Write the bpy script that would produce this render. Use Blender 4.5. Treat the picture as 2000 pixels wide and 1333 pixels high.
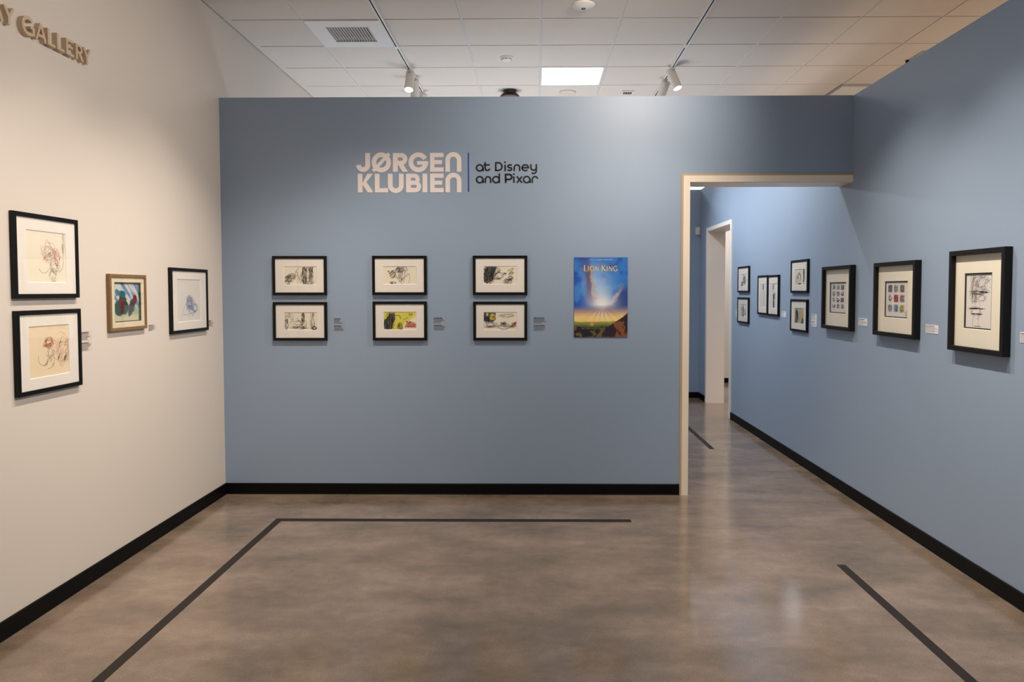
import bpy, bmesh, math, random
import numpy as np
from mathutils import Vector, Matrix

S = bpy.context.scene
C = bpy.context.collection
for o in list(bpy.data.objects): bpy.data.objects.remove(o)
PI = math.pi

# ------------------------------------------------------------------ key dimensions (metres)
T = 0.6096                       # ceiling module
XL, XR, YB, HC, ZW = -2.397, 2.387, 5.609, 3.647, 3.032
WT = 0.238                       # partition thickness
YF = 10.75                       # far partition
X0, Y0 = 0.044, 5.712            # ceiling grid origin
YN, YE, XE = -4.2, 18.2, 8.6     # hidden ends of the hall

# ------------------------------------------------------------------ camera
cam = bpy.data.cameras.new('camera'); co = bpy.data.objects.new('camera', cam); C.objects.link(co)
rt = Vector((0.999931656, 0.0116597507, -0.000857007559))
up = Vector((0.000383069318, 0.0405890429, 0.999175852))
fw = Vector((-0.01168493, 0.99910789, -0.0405818))
m = Matrix((rt, up, -fw)).transposed().to_4x4(); m.translation = Vector((0, 0, 1.5674)); co.matrix_world = m
cam.sensor_fit = 'HORIZONTAL'; cam.sensor_width = 36.0
cam.lens = 36.0 * 1437.42 / 2000
cam.shift_x = (1000 - 1029.139) / 2000
cam.shift_y = (626.92 - 666.5) / 2000
cam.clip_start = 0.05; cam.clip_end = 100
S.camera = co

# ------------------------------------------------------------------ world, lights, exposure
S.view_settings.view_transform = 'Standard'; S.view_settings.look = 'None'
S.view_settings.gamma = 1; S.view_settings.use_curve_mapping = False
S.view_settings.exposure = 0.0
w = bpy.data.worlds.new('world'); S.world = w; w.use_nodes = True
w.node_tree.nodes['Background'].inputs[0].default_value = (1, .97, .94, 1)
w.node_tree.nodes['Background'].inputs[1].default_value = 0.38

WARM = (1.0, .86, .715)
COOL = (.84, .93, 1.0)
PANEL_L = 11.0                   # radiance of the LED ceiling panels

def spot(loc, target, power, angle, blend=1.0, col=WARM, r=.03):
    l = bpy.data.lights.new('room_or_added_lamp', 'SPOT'); l.energy = power; l.color = col
    l.spot_size = math.radians(angle); l.spot_blend = blend; l.shadow_soft_size = r
    o = bpy.data.objects.new('room_or_added_lamp', l); C.objects.link(o)
    o.location = loc
    o.rotation_euler = (Vector(target) - Vector(loc)).to_track_quat('-Z', 'Y').to_euler()
    return o
ZS = 3.45
# lamps of the two ceiling tracks and added floods, front room
for y, p in ((1.4, 56), (2.7, 90), (3.6, 112), (4.5, 130)):
    spot((-1.17, y, ZS), (-2.1, y + .05, 0), p, 88)                 # washing the white left wall
for y, p in ((2.2, 102), (3.4, 104), (4.6, 106)):
    spot((1.263, y, ZS), (XL, y, 2.05), p, 74)                       # added floods across the room, evening out the same wall
for x, tx, p in ((-1.17, -1.5, 60), (-1.17, -.7, 58), (1.263, .5, 60), (1.263, -.3, 58)):
    spot((x, 4.42, ZS), (tx, YB - .3, 0), p, 90)                       # washing the blue back wall
spot((.95, 3.9, ZS), (.52, YB, 2.84), 140, 82, r=.12)                       # tilted up at the top of the back wall
for y, p in ((1.6, 90), (2.8, 130), (3.7, 160), (4.6, 155)):
    spot((1.263, y, ZS), (2.15, y, 0), p, 88)                       # washing the right wall
# lamps of the same tracks, room behind the partition
for y, p, c in ((6.7, 76, (1, .96, .93)), (7.6, 84, (.97, .96, .96)), (8.5, 84, (.92, .95, 1)), (9.4, 78, (.88, .94, 1))):
    spot((1.263, y, ZS), (XR, y - .05, 1.5), p, 95, col=c)
for y in (6.9, 8.6):
    spot((-1.17, y, ZS), (-1.3, y - 1.2, 0.8), 100, 70)
# lamp behind the right partition: lights the neighbouring gallery and its ceiling
for y in (3.0, 5.6, 8.2):
    spot((4.6, y, 3.4), (5.4, y, 0), 330, 150, col=(1, .68, .42), r=.1)
spot((3.6, 11.2, 3.4), (3.4, 12.4, 1.0), 120, 120, col=(1, .93, .85), r=.1)
# added lamps, unseen behind the partitions, aimed up to brighten the ceiling
for x, y, p, c in ((-1.3, 8.0, 150, (.93, .96, 1.0)), (.7, 8.2, 172, (1, .955, .93)), (4.2, 7.2, 95, (1, .82, .62)), (5.6, 4.6, 100, (1, .66, .40))):
    spot((x, y, .9), (x, y, 4), p, 125, blend=.8, col=c, r=.6)


# ------------------------------------------------------------------ helpers
def link(name, me, mats=None, parent=None, loc=None, rot=None):
    o = bpy.data.objects.new(name, me); C.objects.link(o)
    if mats and me is not None and not me.materials:
        for k in (mats if isinstance(mats, (list, tuple)) else [mats]): me.materials.append(k)
    if parent: o.parent = parent
    if loc: o.location = loc
    if rot: o.rotation_euler = rot
    return o
def tag(o, label, cat, group=None):
    o['label'] = label; o['category'] = cat
    if group: o['group'] = group
    return o
def thing(name, label, cat, loc=(0, 0, 0), rz=0, group=None):
    o = bpy.data.objects.new(name, None); C.objects.link(o)
    o.location = loc; o.rotation_euler = (0, 0, rz); o.empty_display_size = .05
    return tag(o, label, cat, group)
def structure(o): o['kind'] = 'structure'; return o

class MB:
    def __init__(s): s.v = []; s.f = []; s.m = []; s.mi = 0
    def quad(s, *p):
        i = len(s.v); s.v += [tuple(q) for q in p]; s.f.append(tuple(range(i, i + len(p)))); s.m.append(s.mi)
    def box(s, a, b):
        x0, y0, z0 = a; x1, y1, z1 = b
        i = len(s.v)
        s.v += [(x0,y0,z0),(x1,y0,z0),(x1,y1,z0),(x0,y1,z0),(x0,y0,z1),(x1,y0,z1),(x1,y1,z1),(x0,y1,z1)]
        for f in ((0,3,2,1),(4,5,6,7),(0,1,5,4),(1,2,6,5),(2,3,7,6),(3,0,4,7)):
            s.f.append(tuple(i + k for k in f)); s.m.append(s.mi)
    def ring(s, loops, closed=False):
        n = len(loops[0]); base = len(s.v)
        for l in loops: s.v += [tuple(p) for p in l]
        R = len(loops)
        for r in range(R if closed else R - 1):
            for k in range(n):
                a = base + r*n + k; b = base + r*n + (k+1) % n
                q = (r+1) % R
                s.f.append((a, b, base + q*n + (k+1) % n, base + q*n + k)); s.m.append(s.mi)
    def cap(s, loop, flip=False):
        i = len(s.v); s.v += [tuple(p) for p in loop]
        r = tuple(range(i, i + len(loop))); s.f.append(r[::-1] if flip else r); s.m.append(s.mi)
    def lathe(s, prof, n=32, c=(0, 0)):                    # prof: (radius, z) top to bottom
        loops = [[(c[0] + r*math.cos(2*PI*k/n), c[1] + r*math.sin(2*PI*k/n), z) for k in range(n)] for r, z in prof]
        s.ring(loops); s.cap(loops[-1]); s.cap(loops[0], True)
    def mesh(s, name, smooth=False, fix=True):
        me = bpy.data.meshes.new(name); me.from_pydata(s.v, [], s.f)
        for p, k in zip(me.polygons, s.m): p.material_index = k; p.use_smooth = smooth
        if fix:
            bm = bmesh.new(); bm.from_mesh(me); bmesh.ops.remove_doubles(bm, verts=bm.verts, dist=1e-6)
            bmesh.ops.recalc_face_normals(bm, faces=bm.faces); bm.to_mesh(me); bm.free()
        return me
    def obj(s, name, mats, parent=None, smooth=False, fix=True, loc=None, rot=None):
        return link(name, s.mesh(name, smooth, fix), mats, parent, loc, rot)

def shade_auto(o, ang=35):
    for p in o.data.polygons: p.use_smooth = True
    try: o.data.set_sharp_from_angle(angle=math.radians(ang))
    except Exception: pass
    return o

# ------------------------------------------------------------------ materials
def srgb(r, g, b):
    f = lambda c: (c/255/12.92 if c/255 <= .04045 else ((c/255 + .055)/1.055)**2.4)
    return (f(r), f(g), f(b), 1)
def mat(name, col, rough=.5, spec=.5, bump=0, bscale=200, coat=0, metal=0, var=0, vscale=8):
    m = bpy.data.materials.new(name); m.use_nodes = True
    nt = m.node_tree; b = nt.nodes['Principled BSDF']
    b.inputs['Base Color'].default_value = col; b.inputs['Roughness'].default_value = rough
    b.inputs['Specular IOR Level'].default_value = spec; b.inputs['Coat Weight'].default_value = coat
    b.inputs['Metallic'].default_value = metal
    if bump or var:
        tc = nt.nodes.new('ShaderNodeTexCoord')
    if bump:
        n = nt.nodes.new('ShaderNodeTexNoise'); n.inputs['Scale'].default_value = bscale; n.inputs['Detail'].default_value = 3
        bp = nt.nodes.new('ShaderNodeBump'); bp.inputs['Strength'].default_value = bump; bp.inputs['Distance'].default_value = .002
        nt.links.new(tc.outputs['Object'], n.inputs['Vector']); nt.links.new(n.outputs['Fac'], bp.inputs['Height'])
        nt.links.new(bp.outputs['Normal'], b.inputs['Normal'])
    if var:
        n2 = nt.nodes.new('ShaderNodeTexNoise'); n2.inputs['Scale'].default_value = vscale; n2.inputs['Detail'].default_value = 5
        mx = nt.nodes.new('ShaderNodeMix'); mx.data_type = 'RGBA'
        mx.inputs['A'].default_value = tuple(c*(1-var) for c in col[:3]) + (1,)
        mx.inputs['B'].default_value = tuple(min(1, c*(1+var)) for c in col[:3]) + (1,)
        nt.links.new(tc.outputs['Object'], n2.inputs['Vector']); nt.links.new(n2.outputs['Fac'], mx.inputs['Factor'])
        nt.links.new(mx.outputs['Result'], b.inputs['Base Color'])
    return m
def emit(name, col, s):
    m = bpy.data.materials.new(name); m.use_nodes = True; nt = m.node_tree
    b = nt.nodes['Principled BSDF']; b.inputs['Base Color'].default_value = (.8, .8, .8, 1)
    b.inputs['Emission Color'].default_value = tuple(col) + (1,); b.inputs['Emission Strength'].default_value = s
    return m
def vcol_mat(name, rough=.6, spec=.3):
    m = bpy.data.materials.new(name); m.use_nodes = True; nt = m.node_tree
    a = nt.nodes.new('ShaderNodeVertexColor'); a.layer_name = 'print'
    b = nt.nodes['Principled BSDF']; nt.links.new(a.outputs['Color'], b.inputs['Base Color'])
    b.inputs['Roughness'].default_value = rough; b.inputs['Specular IOR Level'].default_value = spec
    return m

M = {}
M['white_wall'] = mat('white_wall_paint', srgb(222, 214, 206), .55, .35, .12, 260)
M['blue'] = mat('blue_wall_paint', srgb(147, 166, 190), .44, .5, .12, 260)
M['cream_trim'] = mat('cream_gloss_trim', srgb(244, 232, 215), .35, .5)
M['trim_band'] = mat('trim_back_band', srgb(192, 170, 136), .4, .5)
M['white_trim'] = mat('white_trim_paint', srgb(236, 232, 228), .4, .5)
M['base'] = mat('black_rubber_base', srgb(6, 6, 6), .5, .15)
M['tile'] = mat('ceiling_tile_fissured', srgb(214, 208, 202), .9, .2, .35, 900, var=.05, vscale=420)
M['grid'] = mat('white_grid_metal', srgb(214, 214, 216), .4, .5)
M['plenum'] = mat('ceiling_plenum', srgb(150, 146, 142), .9, .1)
M['metal_white'] = mat('white_powder_coat', srgb(226, 226, 226), .4, .5)
M['spot_body'] = mat('off_white_spot_body', srgb(214, 206, 198), .5, .5)
M['slot'] = mat('dark_track_slot', srgb(28, 30, 34), .6, .3)
M['dark_inside'] = mat('dark_duct', srgb(40, 36, 34), .8, .2)
M['slat'] = mat('grey_vent_slat', srgb(190, 184, 178), .45, .5)
M['plastic_white'] = mat('white_plastic', srgb(228, 226, 224), .45, .5)
M['plastic_black'] = mat('black_plastic', srgb(16, 16, 16), .35, .5)
M['plastic_grey'] = mat('grey_plastic', srgb(150, 152, 160), .5, .5)
M['red_rim'] = mat('reddish_underside', srgb(128, 92, 86), .4, .5)
M['tape'] = mat('dark_floor_tape', srgb(40, 33, 31), .55, .25, .2, 600)
M['black_frame'] = mat('black_satin_wood', srgb(6, 6, 6), .42, .28, .1, 300)
M['mat_white'] = mat('white_mat_board', srgb(250, 243, 238), .85, .2, .1, 1500)
M['mat_cream'] = mat('cream_mat_board', srgb(234, 222, 196), .85, .2, .1, 1500)
M['mat_ivory'] = mat('ivory_mat_board', srgb(248, 240, 226), .85, .2, .1, 1500)
M['fillet'] = mat('black_inner_mat', srgb(16, 16, 18), .7, .2)
M['liner'] = mat('dark_brown_liner', srgb(58, 44, 36), .6, .3)
M['paper'] = mat('cream_drawing_paper', srgb(250, 240, 222), .9, .15, .1, 900, var=.03, vscale=14)
M['paper_tan'] = mat('tan_drawing_paper', srgb(250, 229, 198), .9, .15, .1, 900, var=.04, vscale=14)
M['paper_grey'] = mat('pale_grey_paper', srgb(238, 232, 229), .9, .15, .1, 900, var=.03, vscale=14)
M['paper_white'] = mat('white_paper', srgb(240, 236, 232), .9, .15)
M['backing'] = mat('kraft_backing', srgb(120, 100, 78), .9, .1)
M['vinyl_cream'] = mat('blush_white_vinyl', srgb(242, 232, 231), .5, .4)
M['vinyl_black'] = mat('black_vinyl', srgb(14, 12, 14), .5, .4)
M['vinyl_blue'] = mat('deep_blue_vinyl', srgb(30, 52, 150), .5, .4)
M['letter_tan'] = mat('beige_raised_letter', srgb(206, 184, 158), .5, .4)
M['text'] = mat('printed_text', srgb(40, 36, 36), .8, .2)
M['text_soft'] = mat('printed_text_light', srgb(90, 86, 88), .8, .2)
M['card'] = mat('white_label_card', srgb(226, 228, 234), .6, .4)
M['poster_edge'] = mat('poster_board_edge', srgb(30, 50, 110), .6, .3)
M['print'] = vcol_mat('printed_picture', .6, .25)
M['poster_print'] = vcol_mat('poster_print', .45, .4)
M['gold_text'] = mat('gold_print', srgb(255, 208, 84), .5, .3)
M['orange_text'] = mat('orange_print', srgb(206, 112, 66), .5, .3)
M['white_text'] = mat('white_print', srgb(236, 236, 240), .5, .3)
M['panel'] = emit('led_panel_diffuser', COOL, PANEL_L)
M['panel_far'] = emit('led_panel_diffuser_cool', (.8, .91, 1.0), 34)
M['aperture'] = emit('spot_aperture_glow', (1, .93, .85), 30)
INK = {}
def ink(r, g, b):
    k = (r, g, b)
    if k not in INK: INK[k] = mat('ink', srgb(r, g, b), .9, .1)
    return INK[k]

def grain_mat(name, c1, c2, rough):
    m = bpy.data.materials.new(name); m.use_nodes = True; nt = m.node_tree; b = nt.nodes['Principled BSDF']
    tc = nt.nodes.new('ShaderNodeTexCoord'); mp = nt.nodes.new('ShaderNodeMapping')
    mp.inputs['Scale'].default_value = (60, 60, 60)
    n = nt.nodes.new('ShaderNodeTexNoise'); n.inputs['Scale'].default_value = 4; n.inputs['Detail'].default_value = 6; n.inputs['Distortion'].default_value = 1.2
    r = nt.nodes.new('ShaderNodeValToRGB'); r.color_ramp.elements[0].color = c1; r.color_ramp.elements[1].color = c2
    r.color_ramp.elements[0].position = .4; r.color_ramp.elements[1].position = .75
    bp = nt.nodes.new('ShaderNodeBump'); bp.inputs['Strength'].default_value = .4; bp.inputs['Distance'].default_value = .001
    L = nt.links.new
    L(tc.outputs['Object'], mp.inputs['Vector']); L(mp.outputs['Vector'], n.inputs['Vector']); L(n.outputs['Fac'], r.inputs['Fac'])
    L(r.outputs['Color'], b.inputs['Base Color']); L(n.outputs['Fac'], bp.inputs['Height']); L(bp.outputs['Normal'], b.inputs['Normal'])
    b.inputs['Roughness'].default_value = rough; b.inputs['Specular IOR Level'].default_value = .28
    return m
M['dark_wood'] = grain_mat('charcoal_open_grain_wood', srgb(8, 7, 7), srgb(34, 30, 30), .55)
M['gold_wood'] = grain_mat('antique_gold_wood', srgb(120, 92, 62), srgb(160, 130, 94), .45)

def glass_mat():
    m = bpy.data.materials.new('picture_glass'); m.use_nodes = True; nt = m.node_tree; nt.nodes.clear()
    o = nt.nodes.new('ShaderNodeOutputMaterial'); t = nt.nodes.new('ShaderNodeBsdfTransparent'); g = nt.nodes.new('ShaderNodeBsdfGlossy')
    g.inputs['Roughness'].default_value = .03
    t.inputs['Color'].default_value = (.98, .985, .98, 1)
    mx = nt.nodes.new('ShaderNodeMixShader'); L = nt.links.new
    ge = nt.nodes.new('ShaderNodeNewGeometry'); vm = nt.nodes.new('ShaderNodeVectorMath'); vm.operation = 'DOT_PRODUCT'   # two-sided Schlick reflectance
    L(ge.outputs['Incoming'], vm.inputs[0]); L(ge.outputs['Normal'], vm.inputs[1])
    def op(o_, a_, b_):
        n_ = nt.nodes.new('ShaderNodeMath'); n_.operation = o_
        for i_, x_ in enumerate((a_, b_)):
            if x_ is None: continue
            if isinstance(x_, (int, float)): n_.inputs[i_].default_value = x_
            else: L(x_, n_.inputs[i_])
        return n_.outputs[0]
    ab = op('ABSOLUTE', vm.outputs['Value'], None)
    fr = op('ADD', op('MULTIPLY', op('POWER', op('SUBTRACT', 1.0, ab), 5.0), .96), .024)
    L(fr, mx.inputs[0]); L(t.outputs[0], mx.inputs[1]); L(g.outputs[0], mx.inputs[2]); L(mx.outputs[0], o.inputs[0])
    return m
M['glass'] = glass_mat()
def film_mat():
    m = bpy.data.materials.new('clear_label_film'); m.use_nodes = True; nt = m.node_tree; nt.nodes.clear()
    o = nt.nodes.new('ShaderNodeOutputMaterial'); t = nt.nodes.new('ShaderNodeBsdfTransparent'); b = nt.nodes.new('ShaderNodeBsdfPrincipled')
    b.inputs['Base Color'].default_value = srgb(206, 204, 204); b.inputs['Roughness'].default_value = .4
    mx = nt.nodes.new('ShaderNodeMixShader'); mx.inputs[0].default_value = .055; L = nt.links.new
    L(t.outputs[0], mx.inputs[1]); L(b.outputs[0], mx.inputs[2]); L(mx.outputs[0], o.inputs[0])
    return m
M['film'] = film_mat()

def floor_mat():
    m = bpy.data.materials.new('polished_concrete'); m.use_nodes = True; nt = m.node_tree; b = nt.nodes['Principled BSDF']; L = nt.links.new
    tc = nt.nodes.new('ShaderNodeTexCoord')
    def noise(scale, detail, rough=.55, dist=0, sc=(1, 1, 1)):
        mp = nt.nodes.new('ShaderNodeMapping'); mp.inputs['Scale'].default_value = sc
        n = nt.nodes.new('ShaderNodeTexNoise'); n.inputs['Scale'].default_value = scale; n.inputs['Detail'].default_value = detail
        n.inputs['Roughness'].default_value = rough; n.inputs['Distortion'].default_value = dist
        L(tc.outputs['Object'], mp.inputs['Vector']); L(mp.outputs['Vector'], n.inputs['Vector']); return n
    def ramp(n, stops):
        r = nt.nodes.new('ShaderNodeValToRGB'); e = r.color_ramp.elements
        e[0].position, e[0].color = stops[0]; e[1].position, e[1].color = stops[-1]
        for p, c in stops[1:-1]:
            x = e.new(p); x.color = c
        L(n.outputs['Fac'], r.inputs['Fac']); return r
    def mix(a, bb, mode, fac):
        x = nt.nodes.new('ShaderNodeMix'); x.data_type = 'RGBA'; x.blend_type = mode; x.inputs['Factor'].default_value = fac
        L(a.outputs[0] if a.bl_idname != 'ShaderNodeMix' else a.outputs['Result'], x.inputs['A'])
        L(bb.outputs[0] if bb.bl_idname != 'ShaderNodeMix' else bb.outputs['Result'], x.inputs['B']); return x
    big = ramp(noise(2.3, 5, .55, .0, (.8, 1.5, 1)), [(.28, FLO), (.5, FMID), (.72, FHI)])
    spk = ramp(noise(150, 3, .7), [(.32, (.6, .6, .6, 1)), (.68, (1.25, 1.25, 1.25, 1))])
    med = ramp(noise(14, 6, .6, .4), [(.3, (.88, .88, .88, 1)), (.7, (1.1, 1.1, 1.1, 1))])
    a = mix(big, med, 'MULTIPLY', 1); a = mix(a, spk, 'MULTIPLY', .7)
    # hairline cracks
    vo = nt.nodes.new('ShaderNodeTexVoronoi'); vo.feature = 'DISTANCE_TO_EDGE'; vo.inputs['Scale'].default_value = .33
    dn = noise(3, 6, .6); mv = nt.nodes.new('ShaderNodeMix'); mv.data_type = 'VECTOR'; mv.inputs['Factor'].default_value = .12
    L(tc.outputs['Object'], mv.inputs['A']); L(dn.outputs['Color'], mv.inputs['B']); L(mv.outputs['Result'], vo.inputs['Vector'])
    cr = nt.nodes.new('ShaderNodeMapRange'); cr.inputs['From Min'].default_value = 0; cr.inputs['From Max'].default_value = .0008
    cr.inputs['To Min'].default_value = .86; cr.inputs['To Max'].default_value = 1
    L(vo.outputs['Distance'], cr.inputs['Value'])
    x = nt.nodes.new('ShaderNodeMix'); x.data_type = 'RGBA'; x.blend_type = 'MULTIPLY'; x.inputs['Factor'].default_value = 1
    L(a.outputs['Result'], x.inputs['A']); L(cr.outputs['Result'], x.inputs['B'])
    L(x.outputs['Result'], b.inputs['Base Color'])
    rr = nt.nodes.new('ShaderNodeMapRange'); rr.inputs['To Min'].default_value = .10; rr.inputs['To Max'].default_value = .21
    L(noise(3.5, 6).outputs['Fac'], rr.inputs['Value']); L(rr.outputs['Result'], b.inputs['Roughness'])
    b.inputs['Specular IOR Level'].default_value = 1.0
    bp = nt.nodes.new('ShaderNodeBump'); bp.inputs['Strength'].default_value = .05; bp.inputs['Distance'].default_value = .002
    L(noise(60, 4).outputs['Fac'], bp.inputs['Height']); L(bp.outputs['Normal'], b.inputs['Normal'])
    return m
FLO, FMID, FHI = srgb(104, 92, 78), srgb(130, 113, 98), srgb(150, 132, 117)
M['floor'] = floor_mat()

# ------------------------------------------------------------------ room shell
def sbox(name, a, b, mt, parent=None):
    q = MB(); q.box(a, b); o = q.obj(name, mt, parent)
    return o if parent else structure(o)
sbox('floor', (XL - .3, YN - .2, -.12), (XE + .2, YE + .2, 0), M['floor'])
sbox('wall_left', (XL - .2, YN, 0), (XL, YE, HC + .3), M['white_wall'])
sbox('wall_side', (XE, YN, 0), (XE + .2, YE, HC + .3), M['white_wall'])
DX0, DZ = 1.165, 2.387           # opening in the back partition: clear left edge, clear height
q = MB(); q.box((XL, YB, 0), (DX0, YB + WT, ZW)); q.box((DX0, YB, DZ), (XR, YB + WT, ZW))
structure(q.obj('wall_back', M['blue']))
DY0, DY1, DZ2 = 9.04, 10.24, 2.385   # opening in the right partition
q = MB(); q.box((XR, YN, 0), (XR + WT, DY0, ZW)); q.box((XR, DY0, DZ2), (XR + WT, DY1, ZW)); q.box((XR, DY1, 0), (XR + WT, YF + WT, ZW))
q.mi = 1
structure(q.obj('wall_right', [M['blue'], M['white_wall']]))
sbox('wall_far', (XL, YF, 0), (XR, YF + WT, ZW), M['blue'])
sbox('wall_gallery', (XR + WT, 12.50, 0), (XE, 12.7, ZW), M['white_wall'])

# door linings and casings
q = MB()
e = .012
q.box((DX0 - .048, YB - e, 0), (DX0, YB, DZ + .048)); q.box((DX0, YB - e, DZ), (XR, YB, DZ + .048))
q.box((DX0 - .001, YB, 0), (DX0 + .004, YB + WT, DZ)); q.box((DX0, YB, DZ - .004), (XR, YB + WT, DZ + .001))
q.mi = 1
q.box((DX0 - .063, YB - e*.6, 0), (DX0 - .048, YB, DZ + .063)); q.box((DX0 - .048, YB - e*.6, DZ + .048), (XR, YB, DZ + .063))
structure(q.obj('trim_1', [M['cream_trim'], M['trim_band']]))
q = MB()
q.box((XR - .014, DY0 - .068, 0), (XR, DY0, DZ2 + .05)); q.box((XR - .014, DY1, 0), (XR, DY1 + .068, DZ2 + .05)); q.box((XR - .014, DY0, DZ2), (XR, DY1, DZ2 + .05))
q.box((XR, DY0 - .001, 0), (XR + WT, DY0 + .004, DZ2)); q.box((XR, DY1 - .004, 0), (XR + WT, DY1 + .001, DZ2)); q.box((XR, DY0, DZ2 - .004), (XR + WT, DY1, DZ2 + .001))
structure(q.obj('trim_2', M['white_trim']))

# baseboards: rubber cove base with a rounded top edge
def baseboard(name, p, d, n):
    """p start, d end (xy), n inward normal"""
    h, t = .085, .009
    prof = [(0, 0), (t + .004, 0), (t, .008), (t, h - .004), (t - .004, h), (0, h)]
    a = Vector((p[0], p[1], 0)); b = Vector((d[0], d[1], 0)); nn = Vector((n[0], n[1], 0))
    q = MB(); la = [a + nn*u + Vector((0, 0, z)) for u, z in prof]; lb = [b + nn*u + Vector((0, 0, z)) for u, z in prof]
    q.ring([la, lb]); q.cap(la, True); q.cap(lb)
    return structure(q.obj(name, M['base']))
baseboard('baseboard_left', (XL, YN), (XL, YB), (1, 0))
baseboard('baseboard_back', (XL, YB), (DX0 - .063, YB), (0, -1))
baseboard('baseboard_right', (XR, YN), (XR, DY0 - .068), (-1, 0))
baseboard('baseboard_right_far', (XR, DY1 + .068), (XR, YF), (-1, 0))
baseboard('baseboard_far', (XL, YF), (XR, YF), (0, -1))
baseboard('baseboard_gallery', (XR + WT, 12.50), (XE, 12.50), (0, -1))
baseboard('baseboard_left_far', (XL, YB + WT), (XL, YF), (1, 0))

# ------------------------------------------------------------------ ceiling
ceil = sbox('ceiling', (XL - .2, YN - .2, HC + .05), (XE + .2, YE + .2, HC + .30), M['plenum'])
GAP = .014
def tile_mesh():
    q = MB(); a = (T - GAP)/2; b = a - .003
    L = lambda s, z: [(-s, -s, z), (s, -s, z), (s, s, z), (-s, s, z)]
    q.ring([L(a, .016), L(a, .003), L(b, 0)]); q.cap(L(b, 0)); q.cap(L(a, .016), True)
    return q.mesh('ceiling_tile')
tm = tile_mesh(); tm.materials.append(M['tile'])
VENTS = [(-3, 0), (5, 3)]
PANELS = [(0, 2), (1, -6), (3, 10), (5, 14), (5, 15), (-3, 10), (0, 10), (6, 6), (0, -14)]
skip = set(VENTS + PANELS)
cells_far = []
c_lo, c_hi = -4, math.ceil((XE - X0)/T)
r_lo, r_hi = math.floor((YN - Y0)/T), math.ceil((YE - Y0)/T)
for c in range(c_lo, c_hi):
    for r in range(r_lo, r_hi):
        if (c, r) in skip: continue
        x, y = X0 + (c + .5)*T, Y0 + (r + .5)*T
        if -2 <= r <= 5 and c <= 8:
            wdt = 1.0
            if c == -4:                     # cut tile along the left wall
                x1 = X0 - 3*T - GAP/2; x0 = XL + .062
                o = link('ceiling_tile', tm, parent=ceil, loc=((x0 + x1)/2, y, HC)); o.scale = ((x1 - x0)/(T - GAP), 1, 1)
            else:
                link('ceiling_tile', tm, parent=ceil, loc=(x, y, HC))
        else: cells_far.append((x, y))
q = MB(); a = (T - GAP)/2
for x, y in cells_far:
    q.box((max(x - a, XL + .062), y - a, HC), (x + a, y + a, HC + .016))
o = q.obj('ceiling_tile_field', M['tile'], ceil, fix=False); o['kind'] = 'stuff'
# exposed grid: runners along the room, tees across it
q = MB(); q.box((-.0074, YN, HC + .006), (.0074, YE, HC + .018)); rm = q.mesh('grid_runner'); rm.materials.append(M['grid'])
for c in range(c_lo + 1, c_hi): link('grid_runner', rm, parent=ceil, loc=(X0 + c*T, 0, 0))
q = MB(); q.box((XL, -.0074, HC + .0065), (XE, .0074, HC + .017)); cm = q.mesh('grid_tee'); cm.materials.append(M['grid'])
for r in range(r_lo + 1, r_hi): link('grid_tee', cm, parent=ceil, loc=(0, Y0 + r*T, 0))
q = MB(); q.box((XL + .007, YN, HC + .008), (XL + .056, YE, HC + .018))
q.obj('wall_angle', M['tile'], ceil)

# LED panels
def panel(c, r, label):
    t = thing('ceiling_light_panel', label, 'ceiling light', (X0 + (c + .5)*T, Y0 + (r + .5)*T, HC))
    a = (T - GAP)/2 - .001; b = a - .012
    L = lambda s, z: [(-s, -s, z), (s, -s, z), (s, s, z), (-s, s, z)]
    q = MB(); q.ring([L(a, .02), L(a, -.002), L(b, -.002), L(b, .003)]); q.cap(L(a, .02), True); q.obj('panel_frame', M['metal_white'], t)
    q = MB(); q.quad(*[(x, y, .002) for x, y, z in L(b, 0)][::-1]); q.obj('diffuser', M['panel_far' if r >= 10 else 'panel'], t, fix=False)
    return t
PL = {(0, 2): 'square white LED panel glowing in the ceiling above the blue back wall',
      (5, 14): 'glowing LED panel glimpsed over the far blue wall through the doorway, nearer half',
      (5, 15): 'glowing LED panel glimpsed over the far blue wall through the doorway, farther half',
      (1, -6): 'LED ceiling panel over the middle of the front room, above the view',
      (3, 10): 'LED ceiling panel just past the far blue wall, mirrored in the floor',
      (-3, 10): 'LED ceiling panel past the far blue wall on the left side, hidden',
      (0, 10): 'LED ceiling panel past the far blue wall in the middle, hidden',
      (6, 6): 'LED ceiling panel over the gallery behind the right wall, hidden',
      (0, -14): 'LED ceiling panel behind the viewer near the front wall'}
for k in PANELS: panel(*k, PL[k])

# ceiling supply vents
def vent(c, r, label):
    t = thing('ceiling_vent', label, 'vent', (X0 + (c + .5)*T, Y0 + (r + .5)*T, HC), group=None)
    a = (T - GAP)/2 + .004; gx, gy = .168, .170
    def R_(x, y, z): return [(-x, -y, z), (x, -y, z), (x, y, z), (-x, y, z)]
    q = MB(); q.ring([R_(a, a, .012), R_(a, a, -.010), R_(gx + .01, gy + .01, -.012), R_(gx, gy, -.010), R_(gx, gy, .03)]); q.obj('face_plate', M['metal_white'], t)
    q = MB(); q.quad(*R_(gx, gy, .03)); q.obj('duct_throat', M['dark_inside'], t, fix=False)
    n = 15
    q = MB(); h = .0050
    pr = [(-h, -.006), (h, .004), (h - .0010, .0055), (-h - .0010, -.0045)]
    la = [(u, -gy, z) for u, z in pr]; lb = [(u, gy, z) for u, z in pr]; q.ring([la, lb]); q.cap(la); q.cap(lb, True)
    sm = q.mesh('slat'); sm.materials.append(M['slat'])
    for k in range(n): link('slat', sm, parent=t, loc=(-gx + 2*gx*(k + .5)/n, 0, 0))
    return t
vent(-3, 0, 'square white ceiling vent with grey slats beside the left lighting track')
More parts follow.
